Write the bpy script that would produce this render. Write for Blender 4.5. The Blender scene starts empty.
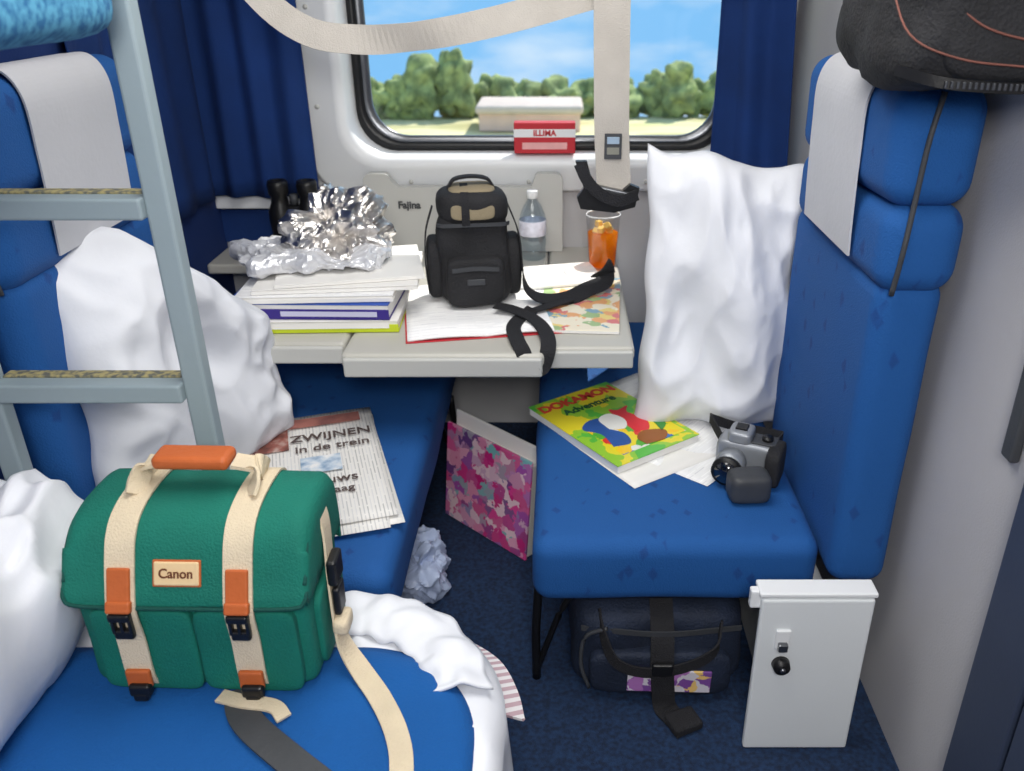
import bpy, bmesh, math, random
from mathutils import Vector, Matrix, noise, Euler
random.seed(7)
S = bpy.context.scene
COL = S.collection
try:
    S.view_settings.view_transform = 'Standard'
except Exception:
    pass

# ---------------------------------------------------------------- materials
def lin(c):
    r = []
    for v in c:
        v = v / 255.0
        r.append(v / 12.92 if v <= 0.04045 else ((v + 0.055) / 1.055) ** 2.4)
    return (r[0], r[1], r[2], 1.0)

MATS = {}
def base(name):
    m = bpy.data.materials.new(name)
    m.use_nodes = True
    nt = m.node_tree
    b = nt.nodes['Principled BSDF']
    return m, nt, b

def add_bump(nt, b, tc, bump, bscale, stretch=None):
    n = nt.nodes.new('ShaderNodeTexNoise')
    n.inputs['Scale'].default_value = bscale
    n.inputs['Detail'].default_value = 4
    nt.links.new(tc, n.inputs['Vector'])
    bp = nt.nodes.new('ShaderNodeBump')
    bp.inputs['Strength'].default_value = bump
    bp.inputs['Distance'].default_value = 0.01
    nt.links.new(n.outputs['Fac'], bp.inputs['Height'])
    nt.links.new(bp.outputs['Normal'], b.inputs['Normal'])

def mat(name, col, rough=0.6, var=0.12, vscale=6, bump=0.1, bscale=80, metal=0.0, alpha=1.0, trans=0.0, coat=0.0, ior=1.45):
    if name in MATS: return MATS[name]
    m, nt, b = base(name)
    tc = nt.nodes.new('ShaderNodeTexCoord').outputs['Object']
    c = lin(col)
    n = nt.nodes.new('ShaderNodeTexNoise')
    n.inputs['Scale'].default_value = vscale
    n.inputs['Detail'].default_value = 5
    nt.links.new(tc, n.inputs['Vector'])
    r = nt.nodes.new('ShaderNodeValToRGB')
    r.color_ramp.elements[0].position = 0.3
    r.color_ramp.elements[1].position = 0.7
    r.color_ramp.elements[0].color = (c[0]*(1-var), c[1]*(1-var), c[2]*(1-var), 1)
    r.color_ramp.elements[1].color = (min(1, c[0]*(1+var)), min(1, c[1]*(1+var)), min(1, c[2]*(1+var)), 1)
    nt.links.new(n.outputs['Fac'], r.inputs['Fac'])
    nt.links.new(r.outputs['Color'], b.inputs['Base Color'])
    b.inputs['Roughness'].default_value = rough
    b.inputs['Metallic'].default_value = metal
    b.inputs['Alpha'].default_value = alpha
    b.inputs['Transmission Weight'].default_value = trans
    b.inputs['Coat Weight'].default_value = coat
    b.inputs['IOR'].default_value = ior
    if bump > 0: add_bump(nt, b, tc, bump, bscale)
    MATS[name] = m
    return m

def pattern(name, kind, stops, scale=10, rough=0.5, const=True, distort=0.0, bump=0.0, bscale=60, mapscale=(1,1,1), coat=0.0, rot=(0,0,0)):
    if name in MATS: return MATS[name]
    m, nt, b = base(name)
    tc = nt.nodes.new('ShaderNodeTexCoord').outputs['Object']
    mp = nt.nodes.new('ShaderNodeMapping')
    mp.inputs['Scale'].default_value = mapscale
    mp.inputs['Rotation'].default_value = rot
    nt.links.new(tc, mp.inputs['Vector'])
    vec = mp.outputs['Vector']
    if kind == 'noise':
        n = nt.nodes.new('ShaderNodeTexNoise')
        n.inputs['Detail'].default_value = 3
        n.inputs['Distortion'].default_value = distort
        out = n.outputs['Fac']
    elif kind == 'voronoi':
        n = nt.nodes.new('ShaderNodeTexVoronoi')
        n.distance = 'CHEBYCHEV'
        out = n.outputs['Distance']
    elif kind == 'cells':
        n = nt.nodes.new('ShaderNodeTexVoronoi')
        sp = nt.nodes.new('ShaderNodeSeparateColor')
        nt.links.new(n.outputs['Color'], sp.inputs['Color'])
        out = sp.outputs[0]
    else:
        n = nt.nodes.new('ShaderNodeTexWave')
        n.inputs['Distortion'].default_value = distort
        out = n.outputs['Fac']
    n.inputs['Scale'].default_value = scale
    if kind == 'cells' and distort:
        nz = nt.nodes.new('ShaderNodeTexNoise'); nz.inputs['Scale'].default_value = scale*1.3; nz.inputs['Detail'].default_value = 3
        nt.links.new(vec, nz.inputs['Vector'])
        ms = nt.nodes.new('ShaderNodeVectorMath'); ms.operation = 'SCALE'; ms.inputs['Scale'].default_value = distort
        nt.links.new(nz.outputs['Color'], ms.inputs[0])
        ad = nt.nodes.new('ShaderNodeVectorMath'); ad.operation = 'ADD'
        nt.links.new(vec, ad.inputs[0]); nt.links.new(ms.outputs[0], ad.inputs[1])
        vec = ad.outputs[0]
    nt.links.new(vec, n.inputs['Vector'])
    r = nt.nodes.new('ShaderNodeValToRGB')
    cr = r.color_ramp
    cr.interpolation = 'CONSTANT' if const else 'LINEAR'
    while len(cr.elements) < len(stops): cr.elements.new(0.5)
    for i, s in enumerate(stops):
        cr.elements[i].position = s[0]
        cr.elements[i].color = lin(s[1])
    nt.links.new(out, r.inputs['Fac'])
    nt.links.new(r.outputs['Color'], b.inputs['Base Color'])
    b.inputs['Roughness'].default_value = rough
    b.inputs['Coat Weight'].default_value = coat
    if bump > 0: add_bump(nt, b, tc, bump, bscale)
    MATS[name] = m
    return m

def newsprint(name, paper=(232,230,226), ink=(120,120,122), bw=0.09, rh=0.006):
    m, nt, b = base(name)
    tc = nt.nodes.new('ShaderNodeTexCoord').outputs['Object']
    n = nt.nodes.new('ShaderNodeTexBrick')
    n.inputs['Color1'].default_value = lin(ink)
    n.inputs['Color2'].default_value = lin(tuple(min(255, i+45) for i in ink))
    n.inputs['Mortar'].default_value = lin(paper)
    n.inputs['Scale'].default_value = 1.0
    n.inputs['Mortar Size'].default_value = rh*0.36
    n.inputs['Brick Width'].default_value = bw
    n.inputs['Row Height'].default_value = rh
    nt.links.new(tc, n.inputs['Vector'])
    nt.links.new(n.outputs['Color'], b.inputs['Base Color'])
    b.inputs['Roughness'].default_value = 0.8
    return m

def clear(name, tint=(245,248,250), refl=0.04):
    m, nt, b = base(name)
    nt.nodes.remove(b)
    tr = nt.nodes.new('ShaderNodeBsdfTransparent'); tr.inputs['Color'].default_value = lin(tint)
    gl = nt.nodes.new('ShaderNodeBsdfGlossy'); gl.inputs['Roughness'].default_value = 0.08
    lw = nt.nodes.new('ShaderNodeLayerWeight'); lw.inputs['Blend'].default_value = 0.25
    mt = nt.nodes.new('ShaderNodeMath'); mt.operation = 'MULTIPLY_ADD'; mt.inputs[1].default_value = 0.3; mt.inputs[2].default_value = refl
    mt.use_clamp = True
    nt.links.new(lw.outputs['Facing'], mt.inputs[0])
    mx = nt.nodes.new('ShaderNodeMixShader')
    nt.links.new(mt.outputs[0], mx.inputs[0])
    nt.links.new(tr.outputs[0], mx.inputs[1]); nt.links.new(gl.outputs[0], mx.inputs[2])
    nt.links.new(mx.outputs[0], nt.nodes['Material Output'].inputs['Surface'])
    return m

M_blue = pattern('seat_blue_fabric', 'voronoi', [(0.0,(10,64,128)),(0.10,(10,66,132)),(0.17,(16,82,150))], scale=15, rough=0.85, bump=0.25, bscale=260, mapscale=(1.3,1,0.7), rot=(.7,.5,.8), const=False)
M_berth = pattern('berth_speckle', 'noise', [(0.35,(40,110,160)),(0.6,(90,165,200))], scale=70, rough=0.9, const=False)
M_blanket = mat('blanket_blue', (8,84,154), 0.9, 0.08, 5, 0.25, 200)
M_curtain = mat('curtain_blue', (12,48,106), 0.9, 0.15, 5, 0.15, 200)
M_white = mat('white_cotton', (226,228,234), 0.85, 0.02, 3, 0.10, 40)
M_grey = mat('grey_laminate', (190,190,186), 0.45, 0.03, 3, 0.04, 200)
M_table = mat('table_laminate', (186,184,176), 0.4, 0.03, 3, 0.03, 200)
M_wall = mat('wall_panel', (200,200,202), 0.5, 0.03, 2, 0.06, 220)
M_wallR = mat('side_panel', (184,182,184), 0.55, 0.04, 3, 0.15, 260)
M_frame = mat('window_white', (232,234,236), 0.35, 0.02, 2, 0.02, 100)
M_black = mat('black_plastic', (20,20,22), 0.4, 0.1, 10, 0.05, 100)
M_nylon = mat('black_nylon', (34,34,37), 0.8, 0.25, 14, 0.4, 180)
M_strapB = mat('black_webbing', (32,32,36), 0.85, 0.1, 14, 0.5, 300)
M_beige = mat('beige_webbing', (216,200,172), 0.85, 0.06, 14, 0.4, 300)
M_harn = mat('harness_webbing', (186,180,172), 0.8, 0.06, 14, 0.3, 300)
M_green = mat('teal_canvas', (4,108,92), 0.8, 0.12, 8, 0.35, 260)
M_greenD = mat('teal_canvas_trim', (2,72,64), 0.8, 0.1, 8, 0.35, 260)
M_leather = mat('tan_leather', (186,94,44), 0.5, 0.1, 10, 0.15, 90)
M_cream = mat('cream_leather', (226,196,150), 0.5, 0.05, 10, 0.1, 90)
M_brown = mat('brown_print', (100,52,26), 0.6, 0.0, 3, 0)
M_ladder = mat('ladder_paint', (148,163,169), 0.45, 0.04, 3, 0.04, 100)
M_grip = pattern('ladder_grip', 'noise', [(0.4,(96,98,90)),(0.62,(170,158,110))], scale=90, rough=0.8, const=False)
M_carpet = pattern('carpet_navy', 'noise', [(0.35,(12,30,58)),(0.65,(24,52,88))], scale=90, rough=0.95, const=False, bump=0.5, bscale=300)
M_foil = mat('foil', (216,212,208), 0.28, 0.2, 9, 0.5, 45, metal=1.0)
M_paper = mat('paper_white', (236,234,230), 0.7, 0.02, 5, 0)
M_silver = mat('silver_plastic', (150,154,160), 0.4, 0.08, 10, 0.03, 100, metal=0.4)
M_darkgrey = mat('dark_grey', (62,64,68), 0.5, 0.1, 10, 0.1, 100)
M_metal = mat('steel', (120,122,126), 0.3, 0.05, 10, 0, metal=0.9)
M_red = mat('red_card', (190,40,52), 0.5, 0.05, 8, 0)
M_doorw = mat('locker_white', (226,230,232), 0.45, 0.02, 4, 0.03, 120)
M_dkblue = mat('door_edge_blue', (52,62,84), 0.6, 0.05, 4, 0.05, 120)
M_tan = mat('khaki_panel', (140,128,104), 0.8, 0.1, 10, 0.3, 200)

# ---------------------------------------------------------------- mesh helpers
def empty(name, loc=(0,0,0), rot=(0,0,0)):
    e = bpy.data.objects.new(name, None)
    e.empty_display_size = 0.05
    e.location = loc
    e.rotation_euler = Euler(rot)
    COL.objects.link(e)
    return e

def mk(name, bm, m, parent=None, loc=(0,0,0), rot=(0,0,0), smooth=True):
    me = bpy.data.meshes.new(name)
    bmesh.ops.recalc_face_normals(bm, faces=bm.faces[:])
    bm.to_mesh(me); bm.free()
    me.materials.append(m)
    for p in me.polygons: p.use_smooth = smooth
    o = bpy.data.objects.new(name, me)
    o.location = loc; o.rotation_euler = Euler(rot)
    COL.objects.link(o)
    if parent: o.parent = parent
    return o

def rbox(name, size, loc, m, parent=None, bev=0.005, seg=3, rot=(0,0,0)):
    bm = bmesh.new()
    bmesh.ops.create_cube(bm, size=1)
    for v in bm.verts:
        v.co = Vector((v.co.x*size[0], v.co.y*size[1], v.co.z*size[2]))
    bev = min(bev, min(size)*0.49)
    if bev > 0:
        bmesh.ops.bevel(bm, geom=bm.edges[:], offset=bev, segments=seg, profile=0.5, affect='EDGES')
    o = mk(name, bm, m, parent, loc, rot, smooth=False)
    if bev > 0.02:
        for p in o.data.polygons: p.use_smooth = True
    return o

def bx(name, x0, x1, y0, y1, z0, z1, m, parent=None, bev=0.005, seg=3):
    return rbox(name, (x1-x0, y1-y0, z1-z0), ((x0+x1)/2, (y0+y1)/2, (z0+z1)/2), m, parent, bev, seg)

def sbox(name, size, loc, m, parent=None, p=6, n=14, nz=0.0, ns=6, rot=(0,0,0), smooth=True, seed=0, taper=0.0, ridge=0.0):
    bm = bmesh.new()
    idx = {}
    def vert(c):
        k = tuple(round(a, 5) for a in c)
        if k not in idx:
            d = sum(abs(a)**p for a in c) ** (1.0/p)
            q = Vector([a/d for a in c])
            f = 1 - taper*(q.z+1)/2
            w = Vector((q.x*size[0]/2*f, q.y*size[1]/2*f, q.z*size[2]/2))
            if nz or ridge:
                s = Vector((seed*3.1, seed*1.7, seed*2.3))
                d1 = noise.noise(w*ns + s)*nz
                if ridge: d1 += (0.3-abs(noise.noise(w*ns*1.7+s)))*ridge + (0.2-abs(noise.noise(w*ns*3.4+s)))*ridge*.5
                nn = q.normalized()
                w = w + nn*d1
            idx[k] = bm.verts.new(w)
        return idx[k]
    for ax in range(3):
        for sg in (-1, 1):
            for i in range(n):
                for j in range(n):
                    cs = []
                    for (a, b_) in ((i,j),(i+1,j),(i+1,j+1),(i,j+1)):
                        c = [0,0,0]
                        c[ax] = sg
                        c[(ax+1)%3] = -1+2*a/n
                        c[(ax+2)%3] = -1+2*b_/n
                        cs.append(vert(c))
                    try: bm.faces.new(cs)
                    except ValueError: pass
    return mk(name, bm, m, parent, loc, rot, smooth)

def cushion(name, size, loc, m, parent=None, bev=.045, nz=.005, ns=4, seed=0, sub=14):
    bm = bmesh.new()
    hx, hy, hz = size[0]/2, size[1]/2, size[2]/2
    bev = min(bev, hx*.98, hy*.98, hz*.98)
    idx = {}
    def axis(h):
        k = max(2, int((h-bev)*2/.035))
        inner = [-(h-bev)+2*(h-bev)*i/k for i in range(k+1)]
        c = [h-bev+bev*t for t in (.25,.5,.75,1)]
        return [-x for x in c[::-1]] + inner + c
    A = [axis(hx), axis(hy), axis(hz)]
    H = (hx, hy, hz)
    def vert(c):
        k = tuple(round(a, 5) for a in c)
        if k not in idx:
            core = Vector([max(-(H[i]-bev), min(H[i]-bev, c[i])) for i in range(3)])
            d = Vector(c)-core
            if d.length > 1e-9: d = d.normalized()*bev
            w = core+d
            nn = d.normalized()
            w = w + nn*nz*noise.noise(w*ns+Vector((seed*3.3,seed,seed*2)))
            idx[k] = bm.verts.new(w)
        return idx[k]
    for ax in range(3):
        a1, a2 = (ax+1)%3, (ax+2)%3
        for sg in (-1, 1):
            for i in range(len(A[a1])-1):
                for j in range(len(A[a2])-1):
                    cs = []
                    for (p, q) in ((i,j),(i+1,j),(i+1,j+1),(i,j+1)):
                        c = [0,0,0]; c[ax] = sg*H[ax]; c[a1] = A[a1][p]; c[a2] = A[a2][q]
                        cs.append(vert(c))
                    try: bm.faces.new(cs)
                    except ValueError: pass
    return mk(name, bm, m, parent, loc)

def pillow(name, w, h, th, loc, rot, m, parent=None, n=70, seed=0, wr=0.03, roll=0.0, sag=0.0, fold=1.0, slump=0.0):
    bm = bmesh.new()
    sd = Vector((seed*5.3, seed*2.9, seed*7.1))
    top = {}; bot = {}
    R = Matrix.Rotation(roll, 3, 'Z')
    for i in range(n+1):
        for j in range(n+1):
            u = -1+2*i/n; v = -1+2*j/n
            x = w/2*u*(1-0.08*(1-v*v)*abs(u)**3)*(1+.08*noise.noise(Vector((v*1.3, seed, 2))))
            y = h/2*v*(1-0.06*(1-u*u)*abs(v)**3)
            q = max(0, (1-abs(u)**2.8)*(1-abs(v)**2.8))**0.5
            P = Vector((u*1.3, v*1.5, 0))
            r1 = noise.noise(P*.9+sd)
            r2 = (0.22-abs(noise.noise(Vector((u*1.3+v*.6, v*.8, 3))+sd)))
            r3 = (0.15-abs(noise.noise(Vector((u*2.0-v*1.4, v*2.2+u, 8))+sd)))
            r4 = (0.12-abs(noise.noise(Vector((u*3.2+v*1.2, v*2.0-u*1.5, 14))+sd)))
            dz = (wr*1.2*r1 + wr*r2*fold + wr*.6*r3*fold + wr*.4*r4*fold)*min(1, q*1.4)
            x += 0.03*noise.noise(Vector((v*2, 0, seed)))*abs(u)
            y += 0.03*noise.noise(Vector((u*2, 5, seed)))*abs(v)
            if slump: y -= slump*max(0, u+.35)*((v+1)/2)**1.3
            bend = -sag*v*v
            a = R @ Vector((x, y, th/2*q + dz + bend)); b_ = R @ Vector((x, y, -th/2*q + dz*0.4 + bend))
            top[i,j] = bm.verts.new(a)
            bot[i,j] = top[i,j] if (i in (0,n) or j in (0,n)) else bm.verts.new(b_)
    for i in range(n):
        for j in range(n):
            bm.faces.new((top[i,j], top[i+1,j], top[i+1,j+1], top[i,j+1]))
            try: bm.faces.new((bot[i,j+1], bot[i+1,j+1], bot[i+1,j], bot[i,j]))
            except ValueError: pass
    return mk(name, bm, m, parent, loc, rot)

def cyl(name, r1, r2, h, loc, m, parent=None, rot=(0,0,0), seg=32, smooth=True):
    bm = bmesh.new()
    bmesh.ops.create_cone(bm, cap_ends=True, segments=seg, radius1=r1, radius2=r2, depth=h)
    bmesh.ops.bevel(bm, geom=[e for e in bm.edges if len(e.link_faces)==2 and abs(e.verts[0].co.z-e.verts[1].co.z)<1e-6], offset=min(r1,r2,h)*0.12, segments=2, affect='EDGES')
    return mk(name, bm, m, parent, loc, rot, smooth)

def lathe(name, prof, loc, m, parent=None, seg=32, rot=(0,0,0)):
    bm = bmesh.new()
    rings = []
    for r, z in prof:
        rings.append([bm.verts.new((max(r,1e-4)*math.cos(2*math.pi*k/seg), max(r,1e-4)*math.sin(2*math.pi*k/seg), z)) for k in range(seg)])
    for a, b_ in zip(rings, rings[1:]):
        for k in range(seg):
            bm.faces.new((a[k], a[(k+1)%seg], b_[(k+1)%seg], b_[k]))
    bmesh.ops.remove_doubles(bm, verts=bm.verts[:], dist=2e-4)
    return mk(name, bm, m, parent, loc, rot)

def catmull(pts, sub=8):
    P = [Vector(p) for p in pts]
    if len(P) < 3:
        return [P[0].lerp(P[-1], k/sub) for k in range(sub+1)]
    P = [P[0]*2-P[1]] + P + [P[-1]*2-P[-2]]
    out = []
    for i in range(1, len(P)-2):
        for k in range(sub):
            t = k/sub
            a, b_, c, d = P[i-1], P[i], P[i+1], P[i+2]
            out.append(0.5*((2*b_)+(c-a)*t+(2*a-5*b_+4*c-d)*t*t+(3*b_-a-3*c+d)*t**3))
    out.append(P[-2])
    return out

def ribbon(name, pts, width, thick, m, parent=None, wdir=(1,0,0), sub=8):
    C = catmull(pts, sub)
    if isinstance(wdir, list): W = catmull(wdir, sub)
    else: W = [Vector(wdir)]*len(C)
    bm = bmesh.new()
    rings = []
    for i, c in enumerate(C):
        t = (C[min(i+1, len(C)-1)]-C[max(i-1, 0)]).normalized()
        w = W[min(i, len(W)-1)]
        w = (w - t*w.dot(t))
        w = w.normalized() if w.length > 1e-6 else Vector((1,0,0))
        nrm = t.cross(w).normalized()
        a = w*width/2; b_ = nrm*thick/2
        rings.append([bm.verts.new(c+a+b_), bm.verts.new(c-a+b_), bm.verts.new(c-a-b_), bm.verts.new(c+a-b_)])
    for a, b_ in zip(rings, rings[1:]):
        for k in range(4): bm.faces.new((a[k], a[(k+1)%4], b_[(k+1)%4], b_[k]))
    bm.faces.new(rings[0]); bm.faces.new(rings[-1][::-1])
    return mk(name, bm, m, parent, smooth=False)

def tube(name, pts, r, m, parent=None, sub=6, seg=10, cyclic=False):
    C = catmull(pts, sub)
    bm = bmesh.new(); rings = []
    up = Vector((0.123, 0.2, 1)).normalized()
    for i, c in enumerate(C):
        t = (C[min(i+1, len(C)-1)]-C[max(i-1, 0)]).normalized()
        a = t.cross(up)
        if a.length < 0.3: a = t.cross(Vector((1,0.1,0)))
        a.normalize(); b_ = t.cross(a)
        rings.append([bm.verts.new(c+(a*math.cos(2*math.pi*k/seg)+b_*math.sin(2*math.pi*k/seg))*r) for k in range(seg)])
    for a, b_ in zip(rings, rings[1:]):
        for k in range(seg): bm.faces.new((a[k], a[(k+1)%seg], b_[(k+1)%seg], b_[k]))
    bm.faces.new(rings[0]); bm.faces.new(rings[-1][::-1])
    return mk(name, bm, m, parent)

def sheet(name, fn, nx, ny, m, parent=None, thick=0.003):
    bm = bmesh.new()
    g = [[bm.verts.new(fn(i/nx, j/ny)) for j in range(ny+1)] for i in range(nx+1)]
    for i in range(nx):
        for j in range(ny):
            bm.faces.new((g[i][j], g[i+1][j], g[i+1][j+1], g[i][j+1]))
    o = mk(name, bm, m, parent)
    md = o.modifiers.new('th', 'SOLIDIFY'); md.thickness = thick; md.offset = 0
    return o

def text(name, s, size, loc, rot, m, parent=None, ext=0.0006, bold=0.0, align='CENTER'):
    c = bpy.data.curves.new(name, 'FONT')
    c.body = s; c.size = size; c.extrude = ext; c.align_x = align; c.align_y = 'CENTER'; c.offset = bold
    c.materials.append(m)
    o = bpy.data.objects.new(name, c)
    o.location = loc; o.rotation_euler = Euler(rot)
    COL.objects.link(o)
    if parent: o.parent = parent
    return o

# ---------------------------------------------------------------- room shell
XL, XR, YB, YF, ZC = -1.18, 0.76, 2.95, -0.7, 2.35
bx('floor', XL-.05, XR+.05, YF-.05, YB+.1, -0.06, 0, M_carpet, bev=0)
bx('ceiling', XL-.05, XR+.05, YF-.05, YB+.1, ZC, ZC+.05, M_wall, bev=0)
bx('wall_left', XL-.05, XL, YF-.05, YB+.1, 0, ZC, mat('left_panel',(16,46,104),0.8,0.1,4,0.1,120), bev=0)
bx('wall_right', XR, XR+.05, YF-.05, YB+.1, 0, ZC, M_wallR, bev=0)
bx('wall_front', XL, XR, YF-.05, YF, 0, ZC, M_wall, bev=0)
wb = bmesh.new()
def addb(bm, x0,x1,y0,y1,z0,z1):
    r = bmesh.ops.create_cube(bm, size=1)
    for v in r['verts']:
        v.co = Vector(((x0+x1)/2+v.co.x*(x1-x0), (y0+y1)/2+v.co.y*(y1-y0), (z0+z1)/2+v.co.z*(z1-z0)))
HX0,HX1,HZ0,HZ1 = -0.75,0.65,1.0,1.86
addb(wb, XL,HX0,YB,YB+.1,0,ZC); addb(wb, HX1,XR,YB,YB+.1,0,ZC)
addb(wb, HX0,HX1,YB,YB+.1,0,HZ0); addb(wb, HX0,HX1,YB,YB+.1,HZ1,ZC)
mk('wall_back', wb, M_wall, smooth=False)

def rrect(x0,x1,z0,z1,r,y,k=8):
    out = []
    for cx, cz, a0 in ((x1-r,z1-r,0),(x0+r,z1-r,90),(x0+r,z0+r,180),(x1-r,z0+r,270)):
        for i in range(k+1):
            a = math.radians(a0+90*i/k)
            out.append((cx+r*math.cos(a), y, cz+r*math.sin(a)))
    return out
def ring(name, loops, m, parent):
    bm = bmesh.new()
    L = [[bm.verts.new(p) for p in l] for l in loops]
    for a, b_ in zip(L, L[1:]):
        n = len(a)
        for k in range(n): bm.faces.new((a[k], a[(k+1)%n], b_[(k+1)%n], b_[k]))
    return mk(name, bm, m, parent)
win = empty('window_1', (0,0,0))
ring('frame', [rrect(-.83,.71,.92,1.94,.10,2.952), rrect(-.83,.71,.92,1.94,.10,2.915), rrect(-.82,.70,.93,1.93,.10,2.905),
     rrect(-.745,.65,.99,1.86,.13,2.905), rrect(-.735,.64,1.0,1.85,.13,2.895), rrect(-.705,.605,1.025,1.82,.13,2.895), rrect(-.695,.595,1.035,1.81,.13,2.91), rrect(-.68,.58,1.045,1.80,.13,3.0)], M_frame, win)
ring('gasket', [rrect(-.682,.582,1.043,1.80,.13,2.99), rrect(-.675,.575,1.052,1.795,.13,2.975), rrect(-.655,.555,1.070,1.775,.13,2.975), rrect(-.650,.55,1.073,1.77,.13,3.01)], M_black, win)
ring('inner_rim', [rrect(-.652,.552,1.072,1.771,.13,2.992), rrect(-.630,.530,1.09,1.75,.12,2.992), rrect(-.628,.528,1.092,1.748,.12,3.01)], M_metal, win)
for i, (x, z) in enumerate(((-.79,1.2),(-.79,1.5),(-.79,1.8),(-.5,.955),(-.1,.955),(.3,.955),(.675,1.2),(.675,1.5))):
    cyl('screw_%d' % i, .008, .008, .004, (x, 2.904, z), M_grey, win, rot=(math.pi/2,0,0), seg=14)
mg, nt, b = base('window_glass')
nt.nodes.remove(b)
tr = nt.nodes.new('ShaderNodeBsdfTransparent'); gl = nt.nodes.new('ShaderNodeBsdfGlossy'); gl.inputs['Roughness'].default_value = 0.05
mx = nt.nodes.new('ShaderNodeMixShader'); mx.inputs[0].default_value = 0.06
nt.links.new(tr.outputs[0], mx.inputs[1]); nt.links.new(gl.outputs[0], mx.inputs[2])
nt.links.new(mx.outputs[0], nt.nodes['Material Output'].inputs['Surface'])
gb = bmesh.new(); gb.faces.new([gb.verts.new(p) for p in rrect(-.66,.56,1.06,1.78,.13,3.005)])
mk('pane', gb, mg, win, smooth=False)

bx('trim_1', XL, -.66, 2.935, 2.95, .735, .85, M_curtain, bev=0.002)
bx('trim_2', XL, -.655, 2.905, 2.95, .862, .905, M_frame, bev=0.004)
bx('trim_3', XL, -.81, 2.74, 2.95, .68, .715, M_table, bev=0.008)
bx('trim_4', .735, .76, 1.0, 1.14, 0, 2.3, M_dkblue, bev=0.003)
bx('trim_5', .738, .76, .2, .99, 0, 2.2, M_dkblue, bev=0.003)
bx('handrail', .742, .76, 1.20, 1.235, .87, 1.16, M_darkgrey, bev=0.006)

def curtain(name, p0, p1, z0, z1, folds, amp, seed=0, gather=0.0):
    P0, P1 = Vector(p0), Vector(p1)
    d = (P1-P0); nrm = Vector((-d.y, d.x)).normalized()
    def f(u, v):
        z = z0+(z1-z0)*v
        a = amp*(0.6+0.4*(1-v))*math.sin(u*folds*2*math.pi + 1.6*noise.noise(Vector((u*3, v*1.5, seed))))
        q = P0 + d*u*(1-gather*v)
        return (q.x+nrm.x*a, q.y+nrm.y*a, z)
    return sheet(name, f, 120, 20, M_curtain, None, 0.004)
curtain('curtain', (-1.172,2.875), (-.81,2.86), .912, 2.2, 3.3, .016, 1)
curtain('curtain', (-1.160,2.14), (-1.158,2.855), .912, 2.2, 4, .010, 2)
curtain('curtain', (.49,2.80), (.735,2.70), .82, 2.2, 1.7, .022, 3, .3)

# ---------------------------------------------------------------- seats
def seat(x0, sg, y0, yb0):
    e = empty('bench_seat')
    X = lambda a: x0+sg*a
    def B(n, a0, a1, ya, yb, z0, z1, m, bev, seed=0):
        xs = sorted((X(a0), X(a1)))
        return cushion(n, (xs[1]-xs[0], yb-ya, z1-z0), ((xs[0]+xs[1])/2, (ya+yb)/2, (z0+z1)/2), m, e, bev, seed=seed)
    B('cushion', 0, .652, y0, 2.91, .282, .452, M_blue, .042, 1)
    B('backrest', .655, .785, yb0, 2.12, .37, 1.08, M_blue, .04, 2)
    B('headrest_lower', .642, .795, yb0-.02, 2.09, 1.055, 1.225, M_blue, .05, 3)
    B('headrest_upper', .635, .795, yb0-.02, 2.09, 1.215, 1.43, M_blue, .05, 4)
    pts = [(X(.70), yb0-.020, 1.42), (X(.688), yb0-.022, 1.34), (X(.684), yb0-.018, 1.22), (X(.678), yb0-.022, 1.14), (X(.675), yb0-.012, 1.06)]
    tube('piping', pts, .005, M_darkgrey, e)
    rib = [(X(.72), 1.80, 1.438), (X(.66), 1.80, 1.438), (X(.629), 1.80, 1.39), (X(.628), 1.80, 1.29), (X(.632), 1.80, 1.17), (X(.636), 1.80, 1.09)]
    ribbon('antimacassar', rib, .33, .004, mat('antimacassar',(196,196,200),0.8,0.03,4,0.1,80), e, wdir=(0,1,0))
    for yy in (y0+.06, 2.6):
        tube('leg', [(X(.012), yy, .29), (X(.004), yy, .15), (X(.004), yy, .0)], .011, M_black, e)
        tube('brace', [(X(.004), yy, .02), (X(.06), yy, .2), (X(.10), yy, .28)], .008, M_black, e)
    bx('rail', min(X(.02),X(.05)), max(X(.02),X(.05)), y0+.05, 2.85, .262, .285, M_black, e, .003)
    bx('base_locker', min(X(.56),X(.70)), max(X(.56),X(.70)), y0+.06, 2.9, 0, .275, M_doorw, e, .004)
    return e
seat(-.058, 1, 1.545, 1.50)
seat(-.356, -1, 1.435, 1.50)

# white locker door by the right seat
lk = empty('locker_cabinet', (.540, 1.392, 0))
rbox('body', (.22, .035, .43), (0.01, .03, .215), M_doorw, lk, .004)
rbox('door', (.236, .018, .43), (.0, .0, .217), M_doorw, lk, .006)
rbox('top_edge', (.245, .05, .012), (0, .018, .440), M_frame, lk, .004)
rbox('bracket', (.04, .02, .045), (-.118, .016, .42), M_frame, lk, .004)
rbox('latch_plate', (.032, .008, .05), (-.065, -.012, .33), M_frame, lk, .003)
rbox('latch_catch', (.02, .014, .02), (-.065, -.020, .315), M_metal, lk, .003)
cyl('knob', .020, .017, .022, (-.062, -.020, .262), M_black, lk, rot=(math.pi/2,0,0))
cyl('knob_centre', .006, .006, .006, (-.062, -.034, .262), M_metal, lk, rot=(math.pi/2,0,0))

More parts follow.
